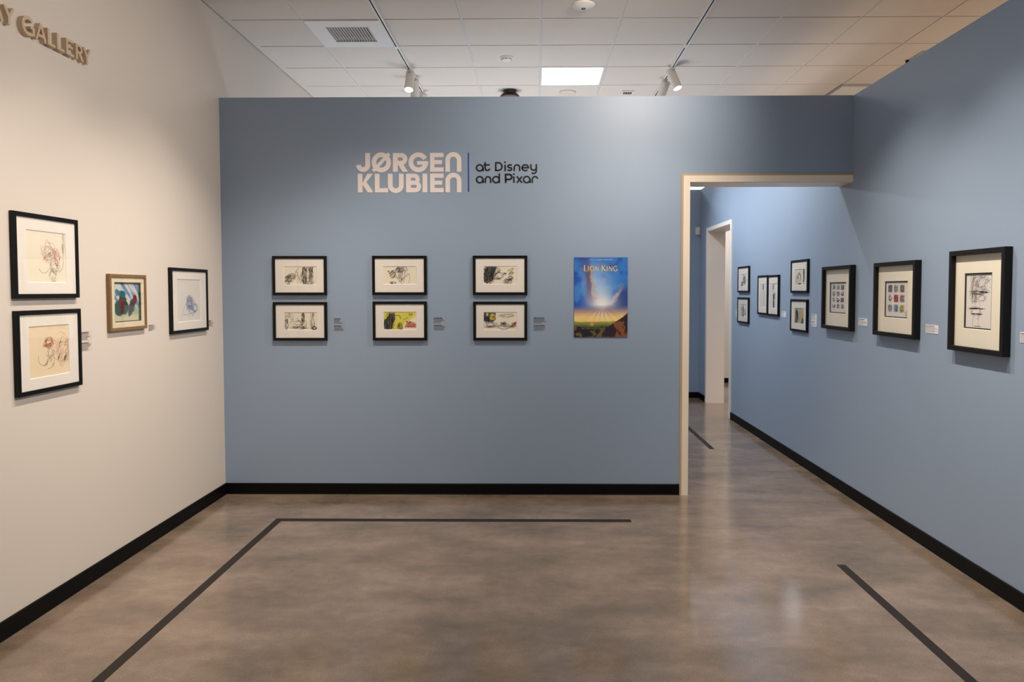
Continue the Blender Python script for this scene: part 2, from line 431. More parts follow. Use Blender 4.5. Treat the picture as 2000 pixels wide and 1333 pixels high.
t = thing('ceiling_vent', 'white ceiling vent peeking over the corner where the blue walls meet', 'vent', (X0 + 5.5*T, Y0 + 3.5*T, HC))
q = MB(); a = T/2 - .001
for z0_, z1_, k_ in ((-.026, -.018, 1), (-.018, .004, .985)): q.box((-a*k_, -a*k_, z0_), (a*k_, a*k_, z1_))
q.obj('face_plate', M['metal_white'], t)

# lighting tracks and spotlights
def track(x, label):
    t = thing('lighting_track', label, 'track light rail', (x, 0, HC))
    y0, y1 = -3.5, 10.6; h = .024; wd = .019; sl = .0055
    q = MB()
    q.box((-wd, y0, -h), (-sl, y1, -h + .003)); q.box((sl, y0, -h), (wd, y1, -h + .003))
    q.box((-wd, y0, -h + .003), (-wd + .003, y1, .004)); q.box((wd - .003, y0, -h + .003), (wd, y1, .004)); q.box((-wd, y0, .0), (wd, y1, .004))
    q.obj('rail', M['metal_white'], t)
    q = MB(); q.box((-wd + .003, y0, -h + .008), (wd - .003, y1, -.001)); q.obj('slot', M['slot'], t)
    q = MB(); q.box((-wd - .001, 6.27, -h - .001), (wd + .001, 6.33, .003)); q.obj('joint', M['metal_white'], t)
    return t
XT0, XT1 = -1.172, 1.2635
track(XT0, 'white ceiling lighting track on the left, beside the square vent')
track(XT1, 'white ceiling lighting track on the right side of the ceiling')

def spotlight(x, y, axis, label, lit=True, drop=.07, side=0):
    t = thing('track_spotlight', label, 'spotlight', (x, y, HC - .024), group='white cylinder spotlights on the ceiling tracks')
    q = MB(); q.box((-.018, -.055, -.018), (.018, .055, 0)); q.obj('adapter', M['spot_body'], t)
    q = MB(); q.lathe([(.009, -.018), (.009, -drop + .01)], 14); q.box((-.006, -.012, -drop - .03), (.006, .012, -drop + .012)); shade_auto(q.obj('stem', M['spot_body'], t))
    ax = Vector(axis).normalized(); rot = ax.to_track_quat('-Z', 'Y').to_euler()
    piv = Vector((0, 0, -drop))
    r, l0, l1 = .042, .045, -.155
    q = MB(); q.lathe([(r - .004, l0), (r, l0 - .004), (r, l1 + .002), (r - .003, l1), (r - .006, l1), (r - .007, l1 + .012)], 40)
    shade_auto(q.obj('lamp_body', M['spot_body'], t, loc=piv, rot=rot))
    q = MB(); n = 40; q.cap([((r - .0066)*math.cos(2*PI*k/n), (r - .0066)*math.sin(2*PI*k/n), l1 + .004) for k in range(n)], True)
    q.obj('lens', M['aperture'] if lit else M['plastic_grey'], t, fix=False, loc=piv, rot=rot)
    return t
spotlight(XT0, 6.96, (-.02, -.42, -.9), 'lit spotlight hanging from the left track, lens glowing towards the viewer', drop=.05)
spotlight(XT0, 7.22, (-.06, .45, -.85), 'spotlight on the left track right behind the lit one, turned away', drop=.05)
spotlight(XT0, 7.72, (-.3, .3, -.85), 'spotlight farthest back on the left track, mostly hidden by the back wall', drop=.05)
spotlight(XT1, 6.92, (.3, -.27, -.9), 'lit spotlight on the right track, tilted towards the right wall', drop=.05)
spotlight(XT1, 7.30, (-.28, .35, -.85), 'spotlight behind the lit one on the right track, tilted left', drop=.05)

# ceiling devices
def device(name, label, cat, x, y, parts):
    t = thing(name, label, cat, (x, y, HC))
    for nm, prof, mt in parts:
        q = MB(); q.lathe(prof, 36); shade_auto(q.obj(nm, mt, t))
    return t
t = device('dome_camera', 'white ceiling dome with a small black lens at the top edge of the view', 'camera', .349, 5.44,
       [('housing', [(.083, .002), (.083, -.006), (.079, -.012), (.062, -.021), (.038, -.027), (.020, -.029)], M['plastic_white'])])
q = MB(); q.lathe([(.017, -.027), (.015, -.033), (.008, -.035)], 20); shade_auto(q.obj('camera_lens', M['plastic_black'], t))
t = device('smoke_detector', 'small round white smoke detector with grey slots near the middle of the ceiling', 'smoke detector', -.257, 6.64,
       [('base_plate', [(.058, .002), (.058, -.010), (.054, -.014)], M['plastic_white']), ('sensor_head', [(.047, -.013), (.044, -.028), (.034, -.034), (.012, -.036)], M['plastic_white'])])
for k in range(8):
    a = 2*PI*k/8; q = MB(); q.box((-.010, -.003, -.004), (.010, .003, .004))
    q.obj('slot', M['plastic_grey'], t, loc=(.0445*math.cos(a), .0445*math.sin(a), -.023), rot=(0, 0, a + PI/2))
device('ceiling_speaker', 'black round ceiling device with flared rim just above the back wall', 'speaker', -.266, 7.74,
       [('neck', [(.066, .002), (.066, -.030), (.060, -.034)], M['plastic_black']), ('flared_rim', [(.060, -.026), (.085, -.036), (.102, -.058), (.100, -.062), (.088, -.062)], M['plastic_black']), ('underside', [(.089, -.061), (.086, -.066), (.05, -.069)], M['red_rim'])])
device('ceiling_disc', 'thin round off-white disc on the ceiling below the glowing panel', 'ceiling fixture', .336, 7.79,
       [('cover', [(.088, .002), (.088, -.010), (.080, -.020), (.05, -.026), (.02, -.027)], M['spot_body'])])
t = thing('exit_grille', 'tiny white rectangular ceiling grille with dark centre above the back wall', 'vent', (.962, 7.80, HC))
q = MB(); R_ = lambda x, y, z: [(-x, -y, z), (x, -y, z), (x, y, z), (-x, y, z)]
q.ring([R_(.064, .064, .002), R_(.064, .064, -.014), R_(.046, .044, -.014), R_(.046, .044, -.002)]); q.obj('bezel', M['plastic_white'], t)
q = MB(); q.quad(*R_(.046, .044, -.003)); q.obj('recess', M['slot'], t, fix=False)
for k in range(3):
    q = MB(); q.box((-.005, -.040, -.010), (.005, .040, -.004)); q.obj('bar', M['plastic_grey'], t, loc=(-.026 + .026*k, 0, 0))
t = thing('ceiling_fixture', 'white box fixture with black end on the ceiling, half hidden by the right wall', 'ceiling fixture', (3.44, 6.64, HC))
q = MB(); q.box((-.075, -.13, -.028), (.3, .12, .002)); q.obj('body', M['metal_white'], t)
q = MB(); q.box((-.095, .121, -.024), (-.05, .145, .001)); q.obj('end_cap', M['plastic_black'], t)

# ------------------------------------------------------------------ drawing tools
def catmull(pts, n=8, closed=False):
    P = [Vector(p) for p in pts]; out = []
    N = len(P)
    for i in range(N if closed else N - 1):
        g = lambda k: P[k % N] if closed else P[max(0, min(N - 1, k))]
        a, b, c, d = g(i - 1), g(i), g(i + 1), g(i + 2)
        for s in range(n):
            u = s/n
            out.append(.5*((2*b) + (c - a)*u + (2*a - 5*b + 4*c - d)*u*u + (3*b - a - 3*c + d)*u**3))
    if not closed: out.append(P[-1])
    return out
def offset_sides(pts, half, closed=False):
    P = [Vector((p[0], p[1])) for p in pts]; n = len(P); Ls, Rs = [], []
    for i in range(n):
        a = P[i - 1] if (i > 0 or closed) else None; c = P[(i + 1) % n] if (i < n - 1 or closed) else None
        d1 = (P[i] - a) if a is not None else None; d2 = (c - P[i]) if c is not None else None
        d1 = d1.normalized() if d1 is not None and d1.length > 1e-9 else None
        d2 = d2.normalized() if d2 is not None and d2.length > 1e-9 else None
        d1 = d1 or d2 or Vector((1, 0)); d2 = d2 or d1
        n1 = Vector((-d1.y, d1.x)); n2 = Vector((-d2.y, d2.x)); mm = n1 + n2
        if mm.length < 1e-6: mm = n1.copy()
        mm.normalize(); k = half/max(.45, mm.dot(n1))
        Ls.append(P[i] + mm*k); Rs.append(P[i] - mm*k)
    return Ls, Rs
def ribbon(q, pts, half, to3, t=0, closed=False):
    """stroke of a given half width; to3(u, v, depth) places it; t>0 gives it body"""
    Ls, Rs = offset_sides(pts, half, closed); n = len(pts)
    for i in range(n if closed else n - 1):
        j = (i + 1) % n
        q.quad(to3(*Rs[i], t), to3(*Rs[j], t), to3(*Ls[j], t), to3(*Ls[i], t))
        if t:
            q.quad(to3(*Ls[i], t), to3(*Ls[j], t), to3(*Ls[j], 0), to3(*Ls[i], 0))
            q.quad(to3(*Rs[j], t), to3(*Rs[i], t), to3(*Rs[i], 0), to3(*Rs[j], 0))
    if t and not closed:
        q.quad(to3(*Ls[0], t), to3(*Ls[0], 0), to3(*Rs[0], 0), to3(*Rs[0], t))
        q.quad(to3(*Ls[-1], 0), to3(*Ls[-1], t), to3(*Rs[-1], t), to3(*Rs[-1], 0))
def poly(q, pts, to3, t=0):
    q.quad(*[to3(u, v, t) for u, v in pts])
    if t:
        for i in range(len(pts)):
            a, b = pts[i], pts[(i + 1) % len(pts)]
            q.quad(to3(*a, t), to3(*a, 0), to3(*b, 0), to3(*b, t))
def arc(cx, cy, rx, ry, a0, a1, n=20):
    return [(cx + rx*math.cos(math.radians(a0 + (a1 - a0)*k/n)), cy + ry*math.sin(math.radians(a0 + (a1 - a0)*k/n))) for k in range(n + 1)]

# ------------------------------------------------------------------ picture frames
def wall_place(wall, c, z):
    """returns location, z-rotation of a thing hung on a wall: c is the coordinate along the wall"""
    if wall == 'back': return (c, YB, z), 0
    if wall == 'left': return (XL, c, z), PI/2
    return (XR, c, z), -PI/2

def rect(x, z, y): return [(-x, -y, -z), (x, -y, -z), (x, -y, z), (-x, -y, z)]
def rect_at(x0, x1, z0, z1, y): return [(x0, -y, z0), (x1, -y, z0), (x1, -y, z1), (x0, -y, z1)]

def paint_grid(name, x0, x1, z0, z1, depth, fn, nx, nz, mt, parent):
    us = np.linspace(0, 1, nx + 1); vs = np.linspace(0, 1, nz + 1); U, V = np.meshgrid(us, vs)
    col = np.clip(fn(U, V), 0, 1).reshape(-1, 3)
    v = [(x0 + (x1 - x0)*a, -depth, z0 + (z1 - z0)*b) for b in vs for a in us]
    f = [(j*(nx+1) + i, j*(nx+1) + i + 1, (j+1)*(nx+1) + i + 1, (j+1)*(nx+1) + i) for j in range(nz) for i in range(nx)]
    me = bpy.data.meshes.new(name); me.from_pydata(v, [], f)
    at = me.color_attributes.new('print', 'FLOAT_COLOR', 'POINT')
    lin = np.where(col <= .04045, col/12.92, ((col + .055)/1.055)**2.4)
    at.data.foreach_set('color', np.concatenate([lin, np.ones((len(lin), 1))], 1).astype(np.float32).ravel())
    return link(name, me, mt, parent)

def sketch(parent, x0, x1, z0, z1, depth, elems, seed):
    """loose abstract pencil work as fine strokes lying on the sheet"""
    rnd = random.Random(seed); q = MB(); mats = []
    W, H = x1 - x0, z1 - z0
    def to3(u, v, d): return (u, -(depth + .0003 + d), v)
    def P(u, v): return (x0 + min(.99, max(.01, u))*W, z0 + min(.985, max(.015, v))*H)
    def use(c):
        mt = ink(*c)
        if mt not in mats: mats.append(mt)
        q.mi = mats.index(mt)
    lay = 0
    for e in elems:
        k = e[0]; lay += 1; d = lay*2e-5
        if k == 'loop':
            _, cx, cy, rx, ry, n, half, c = e; use(c)
            half *= .62; n = int(n*1.9)
            for i in range(n):
                ph = rnd.uniform(0, 6.28); a1, a2 = rnd.uniform(.08, .34), rnd.uniform(.04, .22); sx = rnd.uniform(.45, 1.15); sy = rnd.uniform(.45, 1.15)
                span = rnd.uniform(1.2, 4.6); p1, p2 = rnd.uniform(0, 6), rnd.uniform(0, 6)
                pts = []
                for s in range(25):
                    t = ph + span*s/24; r = 1 + a1*math.sin(2*t + p1) + a2*math.sin(5*t + p2)
                    pts.append(P(cx + rx*sx*r*math.cos(t), cy + ry*sy*r*math.sin(t)))
                ribbon(q, pts, half, lambda u, v, dd: to3(u, v, d))
        elif k == 'hatch':
            _, cx, cy, rx, ry, ang, n, half, c = e; use(c)
            half *= .62; n = int(n*1.9)
            for i in range(n):
                ux, uy = rnd.uniform(-1, 1), rnd.uniform(-1, 1)
                if ux*ux + uy*uy > 1.1: ux *= .6; uy *= .6
                a = math.radians(ang + rnd.uniform(-16, 16)); ln = rnd.uniform(.18, .42)
                pts = []
                for s in range(6):
                    t = (s/5 - .5)*2*ln; b = .12*math.sin(s*1.1 + i)
                    pts.append(P(cx + rx*(ux + t*math.cos(a) - b*math.sin(a)*.5), cy + ry*(uy + t*math.sin(a) + b*math.cos(a)*.5)))
                ribbon(q, pts, half*rnd.uniform(.6, 1.3), lambda u, v, dd: to3(u, v, d))
        elif k == 'curve':
            _, pts, half, c = e; use(c)
            ribbon(q, [P(*p) for p in catmull(pts, 6)], half, lambda u, v, dd: to3(u, v, d))
        elif k == 'blob':
            _, cx, cy, rx, ry, c = e; use(c)
            p1 = rnd.uniform(0, 6); p2 = rnd.uniform(0, 6)
            pts = []
            for s in range(26):
                t = 2*PI*s/26; r = 1 + .10*math.sin(2*t + p1) + .07*math.sin(3*t + p2) + .03*math.sin(7*t)
                pts.append(P(cx + rx*r*math.cos(t), cy + ry*r*math.sin(t)))
            poly(q, pts, lambda u, v, dd: to3(u, v, d))
        elif k == 'fill':
            _, pts, c = e; use(c); poly(q, [P(*p) for p in pts], lambda u, v, dd: to3(u, v, d))
    if q.f:
        o = q.obj('sketch_lines', mats, parent, fix=False); o['kind'] = 'stuff'; return o

FC = [0]
def framed(wall, c0, c1, z0, z1, label, name='picture_frame', d=.022, bar=.021, lip=.007, fm='black_frame', mm='mat_white',
           img=None, paper='paper', elems=None, paint=None, fillet=0, matdepth=None, group='framed drawings on the walls', liner=None, pres=(140, 112)):
    """img: (c0, c1, z0, z1) of the sheet along the wall in the same coordinates"""
    FC[0] += 1
    cc, cz = (c0 + c1)/2, (z0 + z1)/2
    loc, rz = wall_place(wall, cc, cz)
    t = thing(name, label, 'picture', loc, rz, group)
    sgn = -1 if wall == 'right' else 1
    W, H = abs(c1 - c0)/2, (z1 - z0)/2
    md = matdepth if matdepth is not None else d - lip
    q = MB(); ch = .0015
    q.ring([rect(W - .001, H - .001, .0005), rect(W, H, .002), rect(W, H, d - ch), rect(W - ch, H - ch, d), rect(W - bar + ch, H - bar + ch, d), rect(W - bar, H - bar, d - ch), rect(W - bar, H - bar, md - .004)])
    q.obj('frame_moulding', M[fm], t)
    q = MB(); q.ring([rect(W - bar - .0, H - bar, md - .006), rect(W - .002, H - .002, .0045), ]); q.cap(rect(W - .002, H - .002, .0045))
    q.obj('backing_board', M['backing'], t)
    a0, a1 = sorted((sgn*(img[0] - cc), sgn*(img[1] - cc))); b0, b1 = img[2] - cz, img[3] - cz
    bv = .0025
    q = MB(); ow, oh = W - bar, H - bar
    q.ring([rect(ow, oh, md), rect_at(a0 - bv, a1 + bv, b0 - bv, b1 + bv, md), rect_at(a0, a1, b0, b1, md - .0035)])
    q.obj('mat_board', M[mm], t)
    sd = md - .0036
    if liner or fillet:
        fw_ = fillet or .006; fd = .005
        q = MB(); q.ring([rect_at(a0 - .002, a1 + .002, b0 - .002, b1 + .002, md - .0037), rect_at(a0 + fw_, a1 - fw_, b0 + fw_, b1 - fw_, md - .0037), rect_at(a0 + fw_, a1 - fw_, b0 + fw_, b1 - fw_, md - .0037 - fd)])
        q.obj('inner_mat', M[liner or 'fillet'], t)
        sd = md - .0037 - fd + .0004; a0 += fw_; a1 -= fw_; b0 += fw_; b1 -= fw_
    if paint:
        s = paint_grid('artwork_sheet', a0 - .001, a1 + .001, b0 - .001, b1 + .001, sd, paint, pres[0], pres[1], M['print'], t)
    else:
        q = MB(); q.quad(*rect_at(a0 - .001, a1 + .001, b0 - .001, b1 + .001, sd)); s = q.obj('artwork_sheet', M[paper], t, fix=False)
    if elems: sketch(s, a0, a1, b0, b1, sd, elems, FC[0]*7 + 3)
    q = MB(); g0, g1 = md + .0008, md + .0026
    q.box((-ow, -g1, -oh), (ow, -g0, oh)); q.obj('glass_pane', M['glass'], t)
    return t

K = (58, 52, 50); K2 = (110, 100, 94); BR = (120, 80, 66); PK = (226, 172, 160); RD = (196, 70, 70); BL = (84, 130, 190); BL2 = (140, 178, 220)
YE_ = (226, 206, 70); NV = (44, 46, 70); OC = (176, 140, 70); TL = (70, 150, 150)

# --- white left wall
framed('left', 3.337, 3.812, 1.534, 1.936, 'black framed pencil sketch in pink and grey, upper one of the left wall pair',
       img=(3.43, 3.715, 1.612, 1.856), paper='paper', elems=[
    ('hatch', .56, .58, .17, .16, 55, 30, .0016, (238, 206, 190)), ('hatch', .78, .52, .08, .12, 60, 18, .0016, (238, 200, 194)),
    ('loop', .55, .58, .19, .18, 7, .0007, (184, 124, 116)), ('loop', .78, .52, .09, .13, 5, .0007, (206, 110, 130)),
    ('loop', .70, .32, .10, .13, 5, .0007, K2), ('hatch', .66, .14, .10, .14, 60, 16, .0007, K2),
    ('curve', [(.30, .26), (.40, .18), (.55, .24), (.62, .4)], .0007, (150, 130, 80)), ('curve', [(.82, .2), (.92, .3), (.95, .45)], .0009, K2),
    ('hatch', .95, .8, .04, .3, 85, 10, .0006, K2)])
framed('left', 3.34, 3.818, 1.077, 1.477, 'black framed sketch on tan paper with pink wash, lower one of the left wall pair',
       img=(3.43, 3.722, 1.154, 1.398), paper='paper_tan', elems=[
    ('hatch', .84, .48, .17, .27, 50, 40, .0018, (238, 200, 172)), ('hatch', .48, .66, .12, .10, 40, 26, .0018, (228, 160, 132)),
    ('loop', .84, .48, .19, .28, 5, .0007, (200, 130, 104)), ('loop', .50, .66, .13, .11, 6, .0008, (170, 86, 66)),
    ('loop', .52, .46, .08, .12, 4, .0007, K2), ('curve', [(.22, .42), (.24, .28), (.36, .22), (.46, .32)], .0008, K2),
    ('curve', [(.44, .14), (.56, .17), (.62, .30), (.60, .45)], .0008, K2), ('hatch', .5, .25, .14, .12, 70, 12, .0006, K2)])

def vnoise(U, V, sx, sy, seed):
    """smooth value noise on a lattice"""
    r = np.random.RandomState(seed); g = r.rand(64, 64)
    x = U*sx; y = V*sy; xi = np.floor(x).astype(int); yi = np.floor(y).astype(int); fx = x - xi; fy = y - yi
    fx = fx*fx*(3 - 2*fx); fy = fy*fy*(3 - 2*fy)
    a = g[yi % 64, xi % 64]; b = g[yi % 64, (xi + 1) % 64]; c = g[(yi + 1) % 64, xi % 64]; d = g[(yi + 1) % 64, (xi + 1) % 64]
    return (a*(1 - fx) + b*fx)*(1 - fy) + (c*(1 - fx) + d*fx)*fy
def fbm(U, V, sx, sy, seed, o=4):
    s = 0; a = .5
    for k in range(o): s = s + a*vnoise(U*(2**k), V*(2**k), sx, sy, seed + k); a *= .5
    return s/(1 - .5**o)
def lerp(a, b, f): return a + (np.array(b) - a)*np.clip(f, 0, 1)[..., None]
def base(U, c): return np.ones(U.shape + (3,))*np.array(c)/255.
def c_(r, g, b): return np.array((r, g, b))/255.
def soft(x, w): return np.clip(.5 + x/w, 0, 1)
def paint_rain(U, V):                              # abstract gouache: slanting blue rain, two dark mounds
    im = base(U, (214, 216, 210)); n = fbm(U + .8*V, V*.35, 9, 3, 5)
    im = lerp(im, c_(112, 136, 190), soft(n - .52, .12)*(V > .35))
    im = lerp(im, c_(70, 120, 150), soft(fbm(U, V, 5, 4, 12) - .66, .1))
    im = lerp(im, c_(168, 186, 160), soft(.34 - V + .1*fbm(U, V, 6, 2, 9), .2))
    im = lerp(im, c_(212, 206, 180), soft(.12 - V + .08*fbm(U, V, 8, 3, 19), .1))
    U, V = U + .05*(fbm(U, V, 14, 9, 201) - .5), V + .07*(fbm(U, V, 11, 12, 211) - .5)
    w1 = 1 - (((U - .26)/.24)**2 + np.maximum((V - .36)/.34, (.36 - V)/.22)**2) + 2.2*(fbm(U, V, 6, 6, 30) - .5)
    im = lerp(im, c_(44, 84, 80), soft(w1, .2))
    w2 = 1 - (((U - .30)/.13)**2 + ((V - .48)/.24)**2) + 2.4*(fbm(U, V, 7, 6, 40) - .5)
    im = lerp(im, c_(96, 52, 48), soft(w2, .3))
    w3 = 1 - (((U - .34)/.12)**2 + ((V - .72)/.09)**2) + .6*(fbm(U, V, 9, 9, 44) - .5)
    im = lerp(im, c_(20, 110, 122), soft(w3, .3))
    w4 = 1 - (((U - .70 - .25*(V - .4))/.13)**2 + ((V - .42)/.26)**2) + 2.2*(fbm(U, V, 7, 6, 50) - .5)
    im = lerp(im, c_(70, 76, 84), soft(w4, .3))
    w5 = 1 - (((U - .80)/.08)**2 + ((V - .58)/.12)**2) + .6*(fbm(U, V, 9, 9, 60) - .5)
    im = lerp(im, c_(126, 34, 44), soft(w5, .3))
    return lerp(im, c_(40, 92, 88), soft(U - .955 + .05*(fbm(U, V, 2, 5, 71) - .5), .02))
framed('left', 4.085, 4.472, 1.341, 1.665, 'small gold framed painting in blue and teal on the white wall', fm='gold_wood', mm='mat_cream', bar=.018, d=.022,
       img=(4.142, 4.422, 1.389, 1.617), paint=paint_rain, liner='liner', fillet=.005)
framed('left', 4.778, 5.318, 1.285, 1.723, 'black framed drawing in blue pencil, nearest the corner on the white wall',
       img=(4.872, 5.212, 1.362, 1.646), paper='paper_grey', elems=[
    ('loop', .52, .44, .13, .14, 10, .0012, BL), ('hatch', .52, .38, .13, .16, 75, 30, .0013, (60, 104, 170)), ('loop', .76, .30, .10, .12, 8, .0012, BL),
    ('hatch', .62, .26, .16, .12, 20, 16, .0012, BL2), ('loop', .52, .54, .10, .09, 4, .0010, K2), ('curve', [(.18, .02), (.20, .2), (.30, .34), (.42, .48)], .001, K2),
    ('curve', [(.45, .02), (.5, .14), (.6, .2), (.66, .12)], .001, BL), ('curve', [(.24, .16), (.4, .16), (.5, .2)], .001, BL)])

# --- blue back wall, two rows of three
BW = dict(group='black framed storyboard drawings on the blue back wall', d=.022)
framed('back', -2.004, -1.59, 1.536, 1.834, 'black framed ink drawing shaded right of centre, top left of six on blue wall', img=(-1.914, -1.667, 1.618, 1.752), elems=[
    ('hatch', .62, .55, .09, .5, 80, 36, .0016, K), ('hatch', .82, .62, .07, .5, 70, 24, .0014, K), ('loop', .72, .55, .14, .42, 5, .0012, K),
    ('hatch', .12, .25, .13, .3, 30, 30, .0016, K), ('loop', .20, .42, .14, .2, 6, .0012, K), ('curve', [(.30, .3), (.36, .75), (.46, .9)], .0012, K),
    ('curve', [(.38, .75), (.44, .4), (.5, .25), (.7, .3), (.9, .7)], .0014, K2), ('hatch', .74, .1, .2, .12, 15, 14, .0012, K2), ('hatch', .45, .35, .1, .3, 60, 8, .001, K2)], **BW)
framed('back', -2.004, -1.591, 1.189, 1.484, 'black framed ink drawing with hatched sides, bottom left of six on blue wall', img=(-1.917, -1.67, 1.271, 1.403), elems=[
    ('hatch', .05, .3, .07, .35, 40, 26, .0015, K), ('hatch', .08, .85, .1, .2, 50, 16, .001, K2), ('hatch', .22, .65, .06, .3, 65, 10, .001, K2),
    ('hatch', .57, .72, .05, .28, 75, 30, .0017, K), ('loop', .42, .38, .13, .22, 5, .0012, K), ('loop', .60, .35, .08, .25, 4, .0012, K), ('hatch', .45, .12, .22, .08, 5, 16, .0013, K),
    ('hatch', .87, .55, .08, .6, 85, 22, .001, K2), ('loop', .91, .10, .07, .10, 7, .0015, K)], **BW)
framed('back', -1.242, -.827, 1.537, 1.835, 'black framed light ink sketch with loose loops, top middle of six on blue wall', img=(-1.157, -.907, 1.62, 1.753), elems=[
    ('loop', .44, .62, .13, .3, 6, .0012, K), ('hatch', .27, .55, .10, .22, 30, 26, .0015, K), ('hatch', .52, .8, .12, .2, 60, 22, .0012, K), ('loop', .58, .55, .12, .4, 4, .001, K2),
    ('loop', .66, .85, .08, .12, 4, .001, K2), ('curve', [(.7, .45), (.78, .6), (.8, .3), (.77, .05)], .001, K2), ('hatch', .52, .25, .06, .12, 40, 12, .0013, K), ('hatch', .28, .08, .1, .08, 30, 14, .0012, K),
    ('hatch', .17, .72, .04, .06, 35, 8, .0013, K)], **BW)
framed('back', -1.241, -.828, 1.19, 1.488, 'black framed yellow, grey and red drawing, bottom middle of six on blue wall', img=(-1.158, -.909, 1.273, 1.406), elems=[
    ('fill', [(0, 0), (0, 1), (.98, 1), (.98, .78), (.6, .3), (.6, 0)], (232, 222, 96)),
    ('fill', [(0, .04), (0, .55), (.10, .68), (.2, .92), (.34, .98), (.36, .6), (.28, .3), (.24, .02)], (104, 100, 92)), ('hatch', .18, .45, .16, .5, 70, 40, .0018, (40, 38, 38)),
    ('fill', [(.62, .12), (.7, .36), (.86, .46), (.99, .36), (.99, .1)], (224, 152, 130)), ('hatch', .82, .25, .15, .15, 10, 18, .0014, (196, 100, 84)),
    ('hatch', .50, .2, .08, .22, 70, 26, .0016, (60, 56, 54)), ('curve', [(.34, .82), (.48, .8), (.52, .6)], .002, K), ('hatch', .82, .86, .06, .06, 20, 12, .0016, K), ('hatch', .76, .42, .08, .06, 25, 12, .0016, (120, 74, 50)),
    ('curve', [(.6, .55), (.75, .72)], .0012, K)], **BW)
framed('back', -.476, -.062, 1.536, 1.835, 'black framed ink drawing, dark mass at left, top right of six on blue wall', img=(-.394, -.143, 1.62, 1.753), elems=[
    ('fill', [(.01, .1), (.03, .7), (.12, .98), (.42, .98), (.34, .7), (.28, .3), (.12, .02)], (120, 112, 106)), ('hatch', .18, .55, .18, .5, 65, 70, .0020, (36, 33, 33)),
    ('hatch', .4, .75, .1, .2, 20, 14, .0016, K), ('loop', .47, .5, .12, .2, 5, .0012, K), ('hatch', .64, .58, .05, .06, 10, 14, .0016, K), ('hatch', .42, .28, .14, .05, 5, 10, .0012, K),
    ('hatch', .74, .17, .13, .18, 40, 30, .0017, K), ('hatch', .84, .70, .1, .22, 30, 20, .0013, (150, 128, 80)), ('loop', .8, .36, .09, .1, 4, .0012, K)], **BW)
framed('back', -.474, -.063, 1.19, 1.486, 'black framed drawing with navy and yellow patch, bottom right of six on blue wall', img=(-.395, -.143, 1.271, 1.404), elems=[
    ('fill', [(.01, .5), (.01, .98), (.36, .98), (.37, .6), (.26, .42)], (84, 84, 104)), ('blob', .27, .74, .09, .2, (222, 190, 70)), ('hatch', .1, .72, .1, .3, 75, 30, .0018, (36, 38, 60)),
    ('blob', .11, .88, .04, .09, (214, 196, 72)), ('hatch', .30, .70, .06, .1, 10, 12, .0015, K), ('loop', .2, .3, .18, .14, 5, .0012, BR), ('hatch', .2, .18, .18, .06, 10, 12, .0012, K2),
    ('loop', .62, .13, .19, .13, 4, .0014, K), ('curve', [(.42, .1), (.55, .32), (.72, .34), (.86, .12)], .0016, K), ('hatch', .6, .38, .09, .1, 25, 22, .0016, K),
    ('fill', [(.8, .18), (.98, .5), (.99, .34), (.86, .12)], (160, 104, 84)), ('hatch', .9, .28, .1, .14, 45, 16, .0015, BR), ('hatch', .7, .82, .25, .12, 40, 16, .0008, K2)], **BW)

# --- right wall, far to near
RW = dict(group='small black framed drawings on the right wall', d=.02, bar=.02, lip=.006)
framed('right', 8.222, 8.667, 1.548, 1.844, 'small black frame near the far white door casing, upper of that pair', img=(8.33, 8.55, 1.618, 1.755), paper='paper_white', elems=[
    ('hatch', .2, .2, .14, .22, 70, 30, .003, K), ('hatch', .6, .55, .25, .4, 60, 30, .002, K2), ('loop', .6, .5, .2, .3, 5, .002, K)], **RW)
framed('right', 8.225, 8.667, 1.197, 1.491, 'small black frame near the far white door casing, lower of that pair', img=(8.33, 8.55, 1.268, 1.41), paper='paper_white', elems=[
    ('hatch', .45, .45, .12, .45, 85, 36, .003, K), ('hatch', .8, .4, .12, .3, 70, 20, .0025, K2), ('hatch', .15, .5, .12, .4, 80, 16, .002, K2)], **RW)
framed('right', 7.556, 7.888, 1.318, 1.727, 'left one of two tall narrow black frames side by side on the right wall', img=(7.63, 7.80, 1.395, 1.636), paper='paper_white', elems=[
    ('hatch', .5, .86, .12, .1, 70, 20, .0028, K), ('curve', [(.45, .8), (.4, .55), (.55, .35), (.5, .05)], .0016, K2), ('curve', [(.55, .8), (.62, .55), (.6, .3), (.56, .1)], .0016, K2)], **RW)
framed('right', 7.215, 7.545, 1.314, 1.724, 'right one of two tall narrow black frames side by side on the right wall', img=(7.29, 7.46, 1.395, 1.636), paper='paper_white', elems=[
    ('hatch', .45, .86, .16, .12, 60, 16, .0022, K2), ('hatch', .55, .5, .2, .12, 50, 20, .0026, K), ('hatch', .5, .25, .12, .3, 88, 34, .003, (50, 56, 74)), ('curve', [(.4, .04), (.5, .1), (.55, .05)], .002, K)], **RW)
framed('right', 6.447, 6.872, 1.548, 1.845, 'black framed ink drawing on right wall, upper of pair left of the big dark frame', img=(6.53, 6.76, 1.623, 1.757), paper='paper', elems=[
    ('hatch', .9, .7, .09, .3, 80, 34, .003, K), ('hatch', .2, .3, .16, .3, 60, 18, .0016, K2), ('loop', .4, .45, .2, .35, 5, .0016, K2), ('hatch', .45, .05, .16, .04, 5, 14, .0024, K), ('hatch', .88, .25, .1, .2, 60, 14, .0018, K)], **RW)
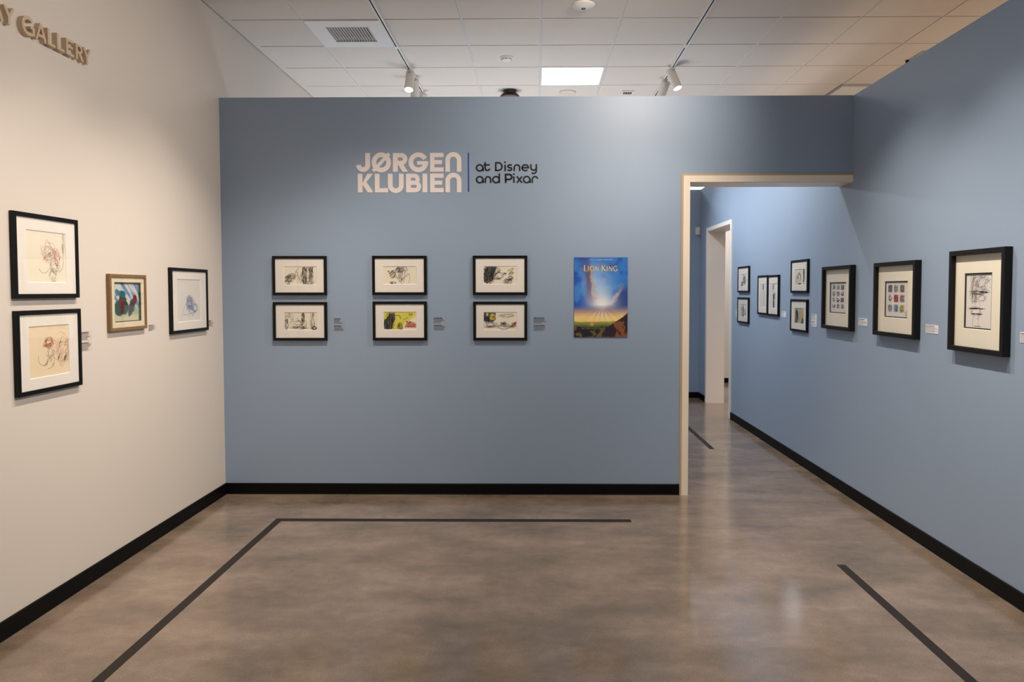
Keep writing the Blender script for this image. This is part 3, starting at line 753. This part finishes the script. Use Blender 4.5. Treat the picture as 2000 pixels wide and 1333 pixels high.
framed('right', 6.455, 6.872, 1.198, 1.49, 'black framed brown and green drawing, lower of pair left of the big dark frame', img=(6.54, 6.77, 1.272, 1.408), paper='paper', elems=[
    ('fill', [(.0, .0), (.0, 1), (1, 1), (1, 0)], (206, 200, 170)), ('blob', .22, .45, .18, .42, (132, 100, 74)), ('hatch', .2, .5, .16, .4, 80, 26, .0028, (66, 44, 38)), ('blob', .72, .6, .14, .34, (216, 184, 108)),
    ('hatch', .5, .5, .12, .4, 85, 14, .0024, (132, 160, 164)), ('fill', [(.66, .02), (.78, .3), (.98, .34), (.98, .02)], (112, 124, 132)), ('hatch', .82, .2, .14, .2, 60, 14, .002, K), ('blob', .08, .12, .09, .1, (156, 104, 52))], **RW)
BG = dict(group='deep dark shadow-box frames on the right wall', d=.042, bar=.027, fm='dark_wood', mm='mat_ivory', matdepth=.017, fillet=.006)
def thumbs(cols, rows, cells):
    el = []
    for i in range(cols):
        for j in range(rows):
            u = .06 + (i + .5)*.82/cols; v = .96 - (j + .5)*.86/rows; c = cells.get((i, j))
            hx, hy = .36*.82/cols, .38*.86/rows
            if c == 'x': continue
            if c: el.append(('fill', [(u - hx, v - hy), (u - hx, v + hy), (u + hx, v + hy), (u + hx, v - hy)], c))
            el.append(('hatch', u, v, hx, hy, 40 + 37*i + 53*j, 12, .0016, K if c else K2)); el.append(('loop', u, v, hx*.7, hy*.7, 3, .0012, K))
    return el
framed('right', 5.52, 6.07, 1.262, 1.76, 'deep dark wood frame with a sheet of small thumbnails, leftmost of the three large frames', img=(5.652, 5.962, 1.391, 1.632), paper='paper_grey',
       elems=thumbs(3, 4, {(2, 0): (150, 146, 144), (2, 2): (170, 166, 164), (0, 1): (206, 200, 204), (1, 1): (206, 202, 196), (0, 0): (214, 204, 196), (1, 0): (218, 210, 194)}), **BG)
framed('right', 4.586, 5.145, 1.262, 1.757, 'deep dark wood frame with nine partly coloured thumbnails, middle of the three large frames', img=(4.722, 5.03, 1.389, 1.628), paper='paper_grey',
       elems=thumbs(3, 3, {(0, 0): (140, 136, 140), (1, 0): (196, 190, 194), (2, 0): (168, 150, 120), (1, 1): (206, 96, 104), (2, 1): (190, 160, 156), (1, 2): (150, 184, 210), (2, 2): (206, 196, 130), (0, 2): (196, 190, 190)})
       + [('hatch', .93, .1, .05, .08, 60, 8, .0012, K2)], **BG)
framed('right', 3.717, 4.213, 1.232, 1.788, 'deep dark frame with a grey scribbled sketch, nearest of the three large frames', img=(3.857, 4.10, 1.36, 1.66), paper='paper_grey', elems=[
    ('hatch', .34, .75, .14, .22, 75, 26, .0009, (130, 112, 96)), ('loop', .30, .72, .14, .24, 5, .0007, K2), ('loop', .62, .85, .26, .12, 6, .0007, (110, 112, 130)), ('hatch', .68, .8, .26, .16, 30, 24, .0007, (140, 142, 156)),
    ('hatch', .45, .66, .36, .04, 8, 18, .001, K), ('loop', .32, .56, .14, .09, 6, .0009, (120, 96, 84)), ('loop', .62, .56, .14, .08, 4, .0007, K2), ('loop', .40, .3, .22, .08, 4, .0007, K2),
    ('curve', [(.5, .5), (.55, .36), (.5, .2), (.52, .02)], .0007, K2), ('curve', [(.3, .22), (.28, .02)], .0006, K2), ('hatch', .4, .36, .3, .012, 4, 14, .0011, K), ('hatch', .42, .26, .2, .01, 4, 10, .0013, K),
    ('curve', [(.35, .03), (.6, .03)], .0012, K)], **BG)

# ------------------------------------------------------------------ poster (plain generic sunrise landscape)
def poster_fn(U, V):
    A = .406/.606
    im = base(U, (22, 78, 190))
    im = lerp(im, c_(20, 50, 140), soft(V - .8, .3)*.6)
    im = lerp(im, c_(72, 156, 226), soft(fbm(U, V*1.4, 4, 4, 3) - .46, .2)*.6*soft(V - .35, .2))
    dx = (U - .52)*A; dy = V - .40; r = np.sqrt(dx*dx + dy*dy)
    # light column of cloud opening upward
    wv = U - (.50 - .22*np.clip(V - .4, 0, 1)) + .16*(fbm(U, V, 5, 6, 21) - .5)
    im = lerp(im, c_(178, 210, 246), np.exp(-(wv/.24)**2)*soft(V - .42, .1)*soft(.86 - V, .3)*.85)
    # violet cloud bank on the left with lit rims
    cl = .46 - .32*np.clip(V - .42, 0, .6) - U + .18*(fbm(U, V, 6, 7, 31) - .5)
    bank = soft(cl, .06)*soft(cl*-1 + .18, .14)*soft(V - .40, .08)*soft(.92 - V, .2)
    im = lerp(im, c_(96, 82, 124), bank*.85)
    im = lerp(im, c_(222, 184, 150), np.exp(-((cl - .01)/.025)**2)*soft(V - .4, .08)*soft(.86 - V, .2)*.8)
    cr = U - .80 + .9*np.clip(.56 - V, -.2, .3) + .2*(fbm(U, V, 6, 6, 41) - .5)
    im = lerp(im, c_(40, 58, 128), soft(cr, .1)*soft(.62 - V, .15)*soft(V - .33, .06)*.9)
    im = lerp(im, c_(214, 190, 176), np.exp(-(cr/.04)**2)*soft(.62 - V, .15)*soft(V - .34, .06)*.8)
    # glow
    im = lerp(im, c_(214, 224, 240), .85*np.exp(-(r/.20)**2)); im = lerp(im, c_(252, 252, 255), np.exp(-(r/.11)**2))
    # haze band, rays and horizon
    band = soft(.372 - V + .02*(fbm(U, V, 6, 1, 33) - .5), .07)
    hz = lerp(base(U, (110, 110, 150)), c_(206, 166, 148), soft(.345 - V, .1)); hz = lerp(hz, c_(246, 214, 128), soft(.28 - V, .06))
    im = im*(1 - band[..., None]) + hz*band[..., None]
    ang = np.arctan2(dx, -dy); ray = (.5 + .5*np.sin(ang*17 + 1))**2*np.exp(-(ang/.8)**2)*soft(.40 - V, .02)*soft(V - .2, .12)
    im = lerp(im, c_(250, 244, 236), ray*.75)
    # plain and dark scrub
    ground = soft(.185 + .02*fbm(U, V*0, 7, 1, 51) - V, .012)
    g = lerp(base(U, (146, 150, 70)), c_(70, 86, 44), soft(.15 - V, .05)); g = lerp(g, c_(206, 164, 84), soft(fbm(U, V*3, 6, 8, 61) - .55, .1)*soft(V - .09, .04))
    g = lerp(g, c_(40, 30, 44), soft(.12 - V + .1*(fbm(U, V*2, 9, 9, 63) - .5), .04)); g = lerp(g, c_(128, 116, 56), soft(fbm(U, V*2, 16, 14, 71) - .6, .06)*soft(.12 - V, .04)*.8)
    im = im*(1 - ground[..., None]) + g*ground[..., None]
    # plain dark hillside closing the view at the right
    hill = soft(.10 + .20*np.clip((U - .56)/.44, 0, 1)**1.1 + .025*(fbm(U, V*0, 9, 1, 81) - .5) - V, .012)*soft(U - .56, .06)
    hc = lerp(base(U, (46, 32, 44)), c_(134, 82, 52), soft(fbm(U, V, 10, 12, 91) - .6, .1))
    return im*(1 - hill[..., None]) + hc*hill[..., None]
PX0, PX1, PZ0, PZ1 = .294, .700, 1.215, 1.821
loc, rz = wall_place('back', (PX0 + PX1)/2, (PZ0 + PZ1)/2)
pt = thing('poster', 'unframed blue film poster with sunrise landscape beside the doorway', 'poster', loc, rz)
hw, hh = (PX1 - PX0)/2, (PZ1 - PZ0)/2
q = MB(); q.box((-hw, -.006, -hh), (hw, -.0005, hh)); q.obj('poster_board', M['poster_edge'], pt)
ps = paint_grid('poster_print', -hw, hw, -hh, hh, .0064, poster_fn, 120, 178, M['poster_print'], pt)
# poster lettering: plain roman capitals drawn with thick and thin strokes
def roman(ch):
    """strokes in a 1-high box: list of (points, halfwidth); returns strokes, advance"""
    tk, tn = .062, .028; sf = lambda x, y, w=.09: ([(x - w, y), (x + w, y)], .018)
    if ch == 'T': return [([(.33, 0), (.33, .97)], tk), ([(.02, .97), (.64, .97)], tn), sf(.33, .015), ([(.03, .86), (.03, .97)], .02), ([(.63, .86), (.63, .97)], .02)], .72
    if ch == 'H': return [([(.12, 0), (.12, 1)], tk), ([(.62, 0), (.62, 1)], tk), ([(.12, .52), (.62, .52)], tn), sf(.12, .015), sf(.12, .985), sf(.62, .015), sf(.62, .985)], .84
    if ch == 'E': return [([(.12, 0), (.12, 1)], tk), ([(.12, .975), (.52, .975)], tn), ([(.12, .52), (.44, .52)], tn), ([(.12, .025), (.54, .025)], tn), sf(.1, .015), sf(.1, .985)], .66
    if ch == 'L': return [([(.12, 0), (.12, 1)], tk), ([(.12, .025), (.54, .025)], tn), sf(.12, .985), ([(.54, 0), (.54, .14)], .02)], .62
    if ch == 'I': return [([(.12, 0), (.12, 1)], tk), sf(.12, .015, .11), sf(.12, .985, .11)], .36
    if ch == 'O': return [(arc(.45, .5, .38, .47, 60, 240, 14), .055), (arc(.45, .5, .38, .47, 240, 420, 14), .04)], .94
    if ch == 'N': return [([(.12, 0), (.12, 1)], tn), ([(.12, .97), (.68, .03)], tk), ([(.68, 0), (.68, 1)], tn), sf(.12, .015), sf(.1, .985), sf(.68, .985)], .86
    if ch == 'K': return [([(.12, 0), (.12, 1)], tk), ([(.16, .5), (.6, .98)], tn), ([(.26, .58), (.66, .02)], tk), sf(.12, .015), sf(.12, .985), sf(.62, .985, .07), sf(.68, .015, .07)], .8
    if ch == 'G': return [(arc(.47, .5, .4, .47, 45, 310, 18), .05), ([(.76, .08), (.76, .42)], tk), ([(.6, .42), (.86, .42)], .02)], .96
    return [], .4
def word(parent, text, xc, z, h, mt, name, first=1.0, depth=.0068, track=.06):
    adv = []; 
    for i, ch in enumerate(text):
        s, a = roman(ch); k = h*(first if i == 0 or (i > 0 and text[i-1] == ' ') else 1); adv.append((s, a*k, k))
    tot = sum(a + track*h for _, a, _ in adv); x = xc - tot/2; q = MB()
    for s, a, k in adv:
        for pts, hf in s: ribbon(q, [(x + px*k, z + py*k) for px, py in pts], hf*k*1.15, lambda u, v, d: (u, -depth, v))
        x += a + track*h
    return q.obj(name, mt, parent, fix=False)
zt = lambda y: 1.821 - (y - 155)/(1185 - 155)*.606 - (PZ0 + PZ1)/2          # rows of the poster zoom
xt = lambda x: .294 + (x - 148)/(836 - 148)*.406 - (PX0 + PX1)/2
word(ps, 'THE', xt(495), zt(246), .0135, M['orange_text'], 'poster_title', track=.2)
word(ps, 'LION KING', xt(492), zt(333), .0395, M['gold_text'], 'poster_title', first=1.18, track=.02)
def font_text(parent, body, size, x, z, depth, mt, name):
    cu = bpy.data.curves.new('t', 'FONT'); cu.body = body; cu.size = size; cu.align_x = 'CENTER'; cu.space_character = 1.5
    to = bpy.data.objects.new('t', cu); C.objects.link(to); bpy.context.view_layer.update()
    me = bpy.data.meshes.new_from_object(to.evaluated_get(bpy.context.evaluated_depsgraph_get())); bpy.data.objects.remove(to)
    for v in me.vertices: v.co = (x + v.co.x, -depth, z + v.co.y)
    me.materials.clear(); return link(name, me, mt, parent)
font_text(ps, 'WALT DISNEY PICTURES', .0112, xt(495), zt(192), .0068, M['white_text'], 'poster_caption')
q = MB(); q.box((xt(420), -.0069, zt(254)), (xt(640), -.0066, zt(252))); q.obj('poster_rule', M['orange_text'], ps)

# ------------------------------------------------------------------ lettering on the back wall
U = .000777
tl = thing('wall_lettering', 'large blush white bold lettering with black subtitle on the blue back wall', 'lettering', (-.67, YB, 2.46))
def bk(u, v, d): return (-1.36 + (u - 77)*U + .67, -d - .0002, 2.612 - (v - 147)*.000775 - 2.46)
def glyph(strokes=(), polys=(), t=.0022, mt='vinyl_cream', dots=(), name='letter'):
    q = MB()
    k = 0
    for pts, hf in strokes: ribbon(q, pts, hf, bk, t + k*1e-4); k += 1
    for pts in polys: poly(q, pts, bk, t + k*1e-4); k += 1
    for x, y, r in dots: poly(q, arc(x, y, r, r, 0, 345, 15), bk, t)
    return q.obj(name, M[mt], tl, fix=False)
RB = lambda x0, y0, x1, y1: [(x0, y0), (x1, y0), (x1, y1), (x0, y1)]
glyph([([(191, 147), (191, 262)] + arc(146, 262, 45, 45, 3, 180), 23.5)])                                   # J
q_ring = arc(324, 238, 72, 74, 0, 345, 23)
q = MB(); ribbon(q, q_ring, 23, bk, .0022, closed=True); ribbon(q, [(243, 322), (402, 153)], 17, bk, .0026); q.obj('letter', M['vinyl_cream'], tl, fix=False)   # O with stroke
glyph([([(461, 169), (521, 169)] + arc(521, 206, 36, 37, -90, 90) + [(461, 243)], 21.5)], [RB(437, 147, 485, 330), [(487, 258), (533, 250), (585, 330), (530, 330)]])   # R
glyph([(arc(686, 238, 73, 73, -28, -345, 40), 23)], [RB(673, 226, 782, 262)])                                              # G
def E_(y): return [RB(799, y, 843, y + 183), RB(843, y, 932, y + 43), RB(843, y + 69, 917, y + 110), RB(843, y + 141, 932, y + 183)]
def N_(y): return [([(972, y + 183), (972, y + 71)] + arc(1027.5, y + 71, 55.5, 55.5, 180, 360, 28) + [(1083, y + 183)], 22.5)]
glyph(polys=E_(147)); glyph(N_(147))
glyph(polys=[RB(92, 348, 138, 530), [(134, 446), (186, 348), (243, 348), (170, 437)], [(150, 425), (176, 425), (246, 530), (190, 530), (134, 446)]])   # K
glyph(polys=[RB(259, 348, 305, 530), RB(305, 488, 388, 530)])                                                              # L
glyph([([(410, 348), (410, 461)] + arc(464, 461, 54, 53, 180, 0) + [(518, 348)], 23)])                                     # U
glyph([([(588, 369), (646, 369)] + arc(646, 403, 32, 34, -90, 90) + [(588, 437)], 20.5), ([(588, 437), (655, 437)] + arc(655, 472.5, 35, 35.5, -90, 90) + [(588, 508)], 21.5)], [RB(564, 348, 612, 530)])   # B
glyph(polys=[RB(726, 348, 772, 530)]); glyph(polys=E_(347)); glyph(N_(347))
glyph(polys=[RB(1170, 147, 1180, 526)], mt='vinyl_blue', t=.0015, name='divider_rule')
H = 7.2
lt = dict(mt='vinyl_black', t=.0015)
def a_(cx, cy): return [(arc(cx, cy, 31, 30, -8, 352, 28), H), ([(cx + 34, cy - 8), (cx + 34, cy + 33)], H)]
glyph(a_(1284, 293), **lt)
glyph([([(1338, 237), (1338, 296)] + arc(1360, 296, 22, 22, 180, 10, 14), H), ([(1323, 265), (1381, 265)], H)], **lt)       # t
glyph([([(1441, 325), (1441, 244), (1466, 244)] + arc(1466, 281, 36, 37, -90, 90) + [(1434, 318)], H)], **lt)                # D
glyph([([(1532, 262), (1532, 325)], H)], dots=[(1532, 240, 9)], **lt)                                                      # i
glyph([([(1598, 266), (1572, 266)] + arc(1572, 279, 13, 13, -90, -270, 10) + [(1583, 292)] + arc(1583, 305, 13, 13, -90, 90, 10) + [(1556, 318)], H)], **lt)   # s
glyph([([(1621, 325), (1621, 291)] + arc(1647.5, 291, 26.5, 25, 180, 360, 16) + [(1674, 325)], H)], **lt)                   # n
glyph([([(1698, 293)] + [(1759, 293)] + arc(1728, 293, 31, 28, -2, -310, 28), H)], **lt)                                     # e
glyph([([(1783, 258), (1783, 290)] + arc(1809.5, 290, 26.5, 27, 180, 0, 16), H), ([(1836, 258), (1836, 322)] + arc(1808, 322, 28, 27, 0, 130, 14), H)], **lt)   # y
glyph(a_(1284, 408), **lt)
glyph([([(1339, 440), (1339, 405)] + arc(1365, 405, 26, 25, 180, 360, 16) + [(1391, 440)], H)], **lt)                       # n
glyph([(arc(1443, 408, 31, 30, -8, 352, 28), H), ([(1475, 347), (1475, 440)], H)], **lt)                                    # d
glyph([([(1537, 440), (1537, 358), (1570, 358)] + arc(1570, 382, 27, 24, -90, 90, 16) + [(1537, 406)], 8.5)], **lt)         # P
glyph([([(1617, 377), (1617, 440)], H)], dots=[(1617, 355, 9)], **lt)                                                      # i
glyph([([(1646, 377), (1697, 440)], H), ([(1697, 377), (1646, 440)], H)], **lt)                                            # x
glyph(a_(1742, 408), **lt)
glyph([([(1797, 440), (1797, 404)] + arc(1823, 404, 26, 24, 180, 350, 16), H)], **lt)                                      # r

# ------------------------------------------------------------------ raised letters on the left wall
tg = thing('gallery_sign', 'raised beige letters high on the white left wall, partly cut by the view', 'sign', (XL, 3.6, 2.808), PI/2)
Z0 = 2.769 - 2.808; CH = .080
def gk(u, v, d): return (u - 3.6, -d, Z0 + v)
def gl(strokes, name='letter'):
    q = MB()
    for k, (pts, hf) in enumerate(strokes): ribbon(q, pts, hf, gk, .026 - k*3e-4)
    return q.obj(name, M['letter_tan'], tg, fix=False)
h = CH; w_ = .0078; n_ = .0062
def gA(x, wd): return [([(x, 0), (x + wd*.5, h)], n_), ([(x + wd*.5, h), (x + wd, 0)], w_), ([(x + wd*.2, h*.3), (x + wd*.8, h*.3)], n_)]
def gY(x, wd): return [([(x, h), (x + wd*.5, h*.45)], w_), ([(x + wd, h), (x + wd*.5, h*.45)], n_), ([(x + wd*.5, h*.5), (x + wd*.5, 0)], w_)]
gl(gA(3.232, .068)); gl(gY(3.314, .058))
gl([(arc(3.470, h/2, .037, h/2 - .003, 45, 300, 26), w_), ([(3.505, h*.06), (3.505, h*.46)], w_), ([(3.483, h*.46), (3.512, h*.46)], n_), ([(3.486, .004), (3.505, .010)], n_)])
gl(gA(3.524, .066))
gl([([(3.612, 0), (3.612, h)], w_), ([(3.612, n_), (3.661, n_)], n_)])
gl([([(3.682, 0), (3.682, h)], w_), ([(3.682, n_), (3.733, n_)], n_)])
gl([([(3.754, 0), (3.754, h)], w_), ([(3.754, n_), (3.808, n_)], n_), ([(3.754, h*.52), (3.801, h*.52)], n_), ([(3.754, h - n_), (3.807, h - n_)], n_)])
gl([([(3.832, 0), (3.832, h)], w_), ([(3.832, h - n_), (3.856, h - n_)] + arc(3.856, h*.70, .018, h*.22, 90, -90, 12) + [(3.832, h*.48)], n_), ([(3.852, h*.48), (3.884, 0)], w_)])
gl(gY(3.893, .056))

# ------------------------------------------------------------------ wall labels
def label_card(wall, c0, c1, z0, z1, blocks, label, film, seed, cat='label'):
    loc, rz = wall_place(wall, (c0 + c1)/2, (z0 + z1)/2)
    t = thing('wall_label', label, cat, loc, rz, 'artwork captions on the walls')
    W, H_ = abs(c1 - c0)/2, (z1 - z0)/2
    q = MB(); q.box((-W, -.0022, -H_), (W, -.0004, H_)); q.obj('card', M['film' if film else 'card'], t)
    rnd = random.Random(seed); q = MB(); n = len(blocks)
    y1 = H_ - .004
    for bi, nl in enumerate(blocks):
        bh = (2*H_ - .008 - (n - 1)*.012)/n; ls = bh/nl; top = H_ - .004 - bi*(bh + .012)
        for k in range(nl):
            q.mi = 0 if k == 0 else 1
            zc = top - (k + .5)*ls; x = -W + .004; lim = -W + .004 + (2*W - .008)*(.72 if k == 0 else rnd.uniform(.5, 1))
            hh_ = ls*(.24 if k == 0 else .15)
            while x < lim - .004:
                ln = min(rnd.uniform(.006, .016), lim - x); q.box((x, -.0026, zc - hh_), (x + ln, -.0022, zc + hh_)); x += ln + .0025
    q.obj('caption_lines', [M['text'], M['text_soft']], t, fix=False)['kind'] = 'stuff'
    return t
label_card('left', 3.846, 3.938, 1.248, 1.356, (6, 6), 'caption in two text blocks right of the lower sketch on white wall', True, 1)
label_card('left', 4.520, 4.606, 1.317, 1.362, (6,), 'small caption right of the gold framed painting', True, 2)
label_card('left', 5.345, 5.433, 1.305, 1.356, (6,), 'small caption right of the blue pencil drawing, close to the corner', True, 3)
label_card('back', -1.545, -1.460, 1.260, 1.364, (5, 5), 'clear caption in two blocks right of the bottom left storyboard frame', True, 4)
label_card('back', -.780, -.684, 1.262, 1.369, (5, 5), 'clear caption in two blocks right of the bottom middle storyboard frame', True, 5)
label_card('back', -.017, .104, 1.260, 1.370, (5, 5), 'clear caption in two blocks between the last storyboard frame and poster', True, 6)
label_card('right', 8.69, 8.79, 1.26, 1.343, (5,), 'white caption card half hidden behind the frame nearest the far door', False, 7)
label_card('right', 7.037, 7.162, 1.314, 1.370, (5,), 'small white caption card right of the two tall narrow frames', False, 8)
label_card('right', 6.265, 6.385, 1.258, 1.366, (5, 5), 'tall white caption card with two text blocks left of the large frames', False, 9)
label_card('right', 5.316, 5.461, 1.312, 1.366, (5,), 'white caption card between the left and middle large dark frames', False, 10)
label_card('right', 4.380, 4.523, 1.309, 1.360, (6,), 'white caption card between the middle and nearest large dark frames', False, 11)
label_card('right', 3.50, 3.645, 1.312, 1.363, (6,), 'white caption card cut by the right edge of the view', False, 12)

# ------------------------------------------------------------------ motion sensor on the far wall
t = thing('motion_sensor', 'small white motion sensor in the far blue corner beyond the doorway', 'sensor', (2.35, YF, 2.43))
q = MB(); L_ = lambda x, z, y, dz=0: [(-x, -y, -z + dz), (x, -y, -z + dz), (x, -y, z + dz), (-x, -y, z + dz)]
q.ring([L_(.030, .055, .0005), L_(.032, .057, .012), L_(.032, .057, .034), L_(.026, .050, .046)]); q.cap(L_(.026, .050, .046)); q.obj('housing', M['plastic_white'], t)
q = MB(); q.ring([L_(.018, .018, .045, -.016), L_(.014, .015, .051, -.016)]); q.cap(L_(.014, .015, .051, -.016)); q.obj('sensor_window', M['plastic_white'], t)

# ------------------------------------------------------------------ floor tape
def tape(name, pts, label):
    q = MB(); q.cap([(x, y, .0012) for x, y in pts])
    for i in range(len(pts)):
        a, b = pts[i], pts[(i + 1) % len(pts)]; q.quad((*a, .0), (*b, .0), (*b, .0012), (*a, .0012))
    return tag(q.obj(name, M['tape']), label, 'tape')
TW = .05
q = MB()
tape('floor_tape', [(-1.784, 1.2), (-1.734, 1.2), (-1.734, 4.935), (.65, 4.935), (.65, 4.992), (-1.784, 4.992)], 'dark L-shaped tape line on the floor before the back wall')
tape('floor_tape', [(1.722, 1.4), (1.772, 1.4), (1.770, 4.168), (1.720, 4.168)], 'dark straight tape strip on the floor along the right wall')
tape('floor_tape', [(1.723, 7.247), (1.772, 7.247), (1.772, 9.7), (1.723, 9.7)], 'dark tape strip on the floor of the room beyond the doorway')
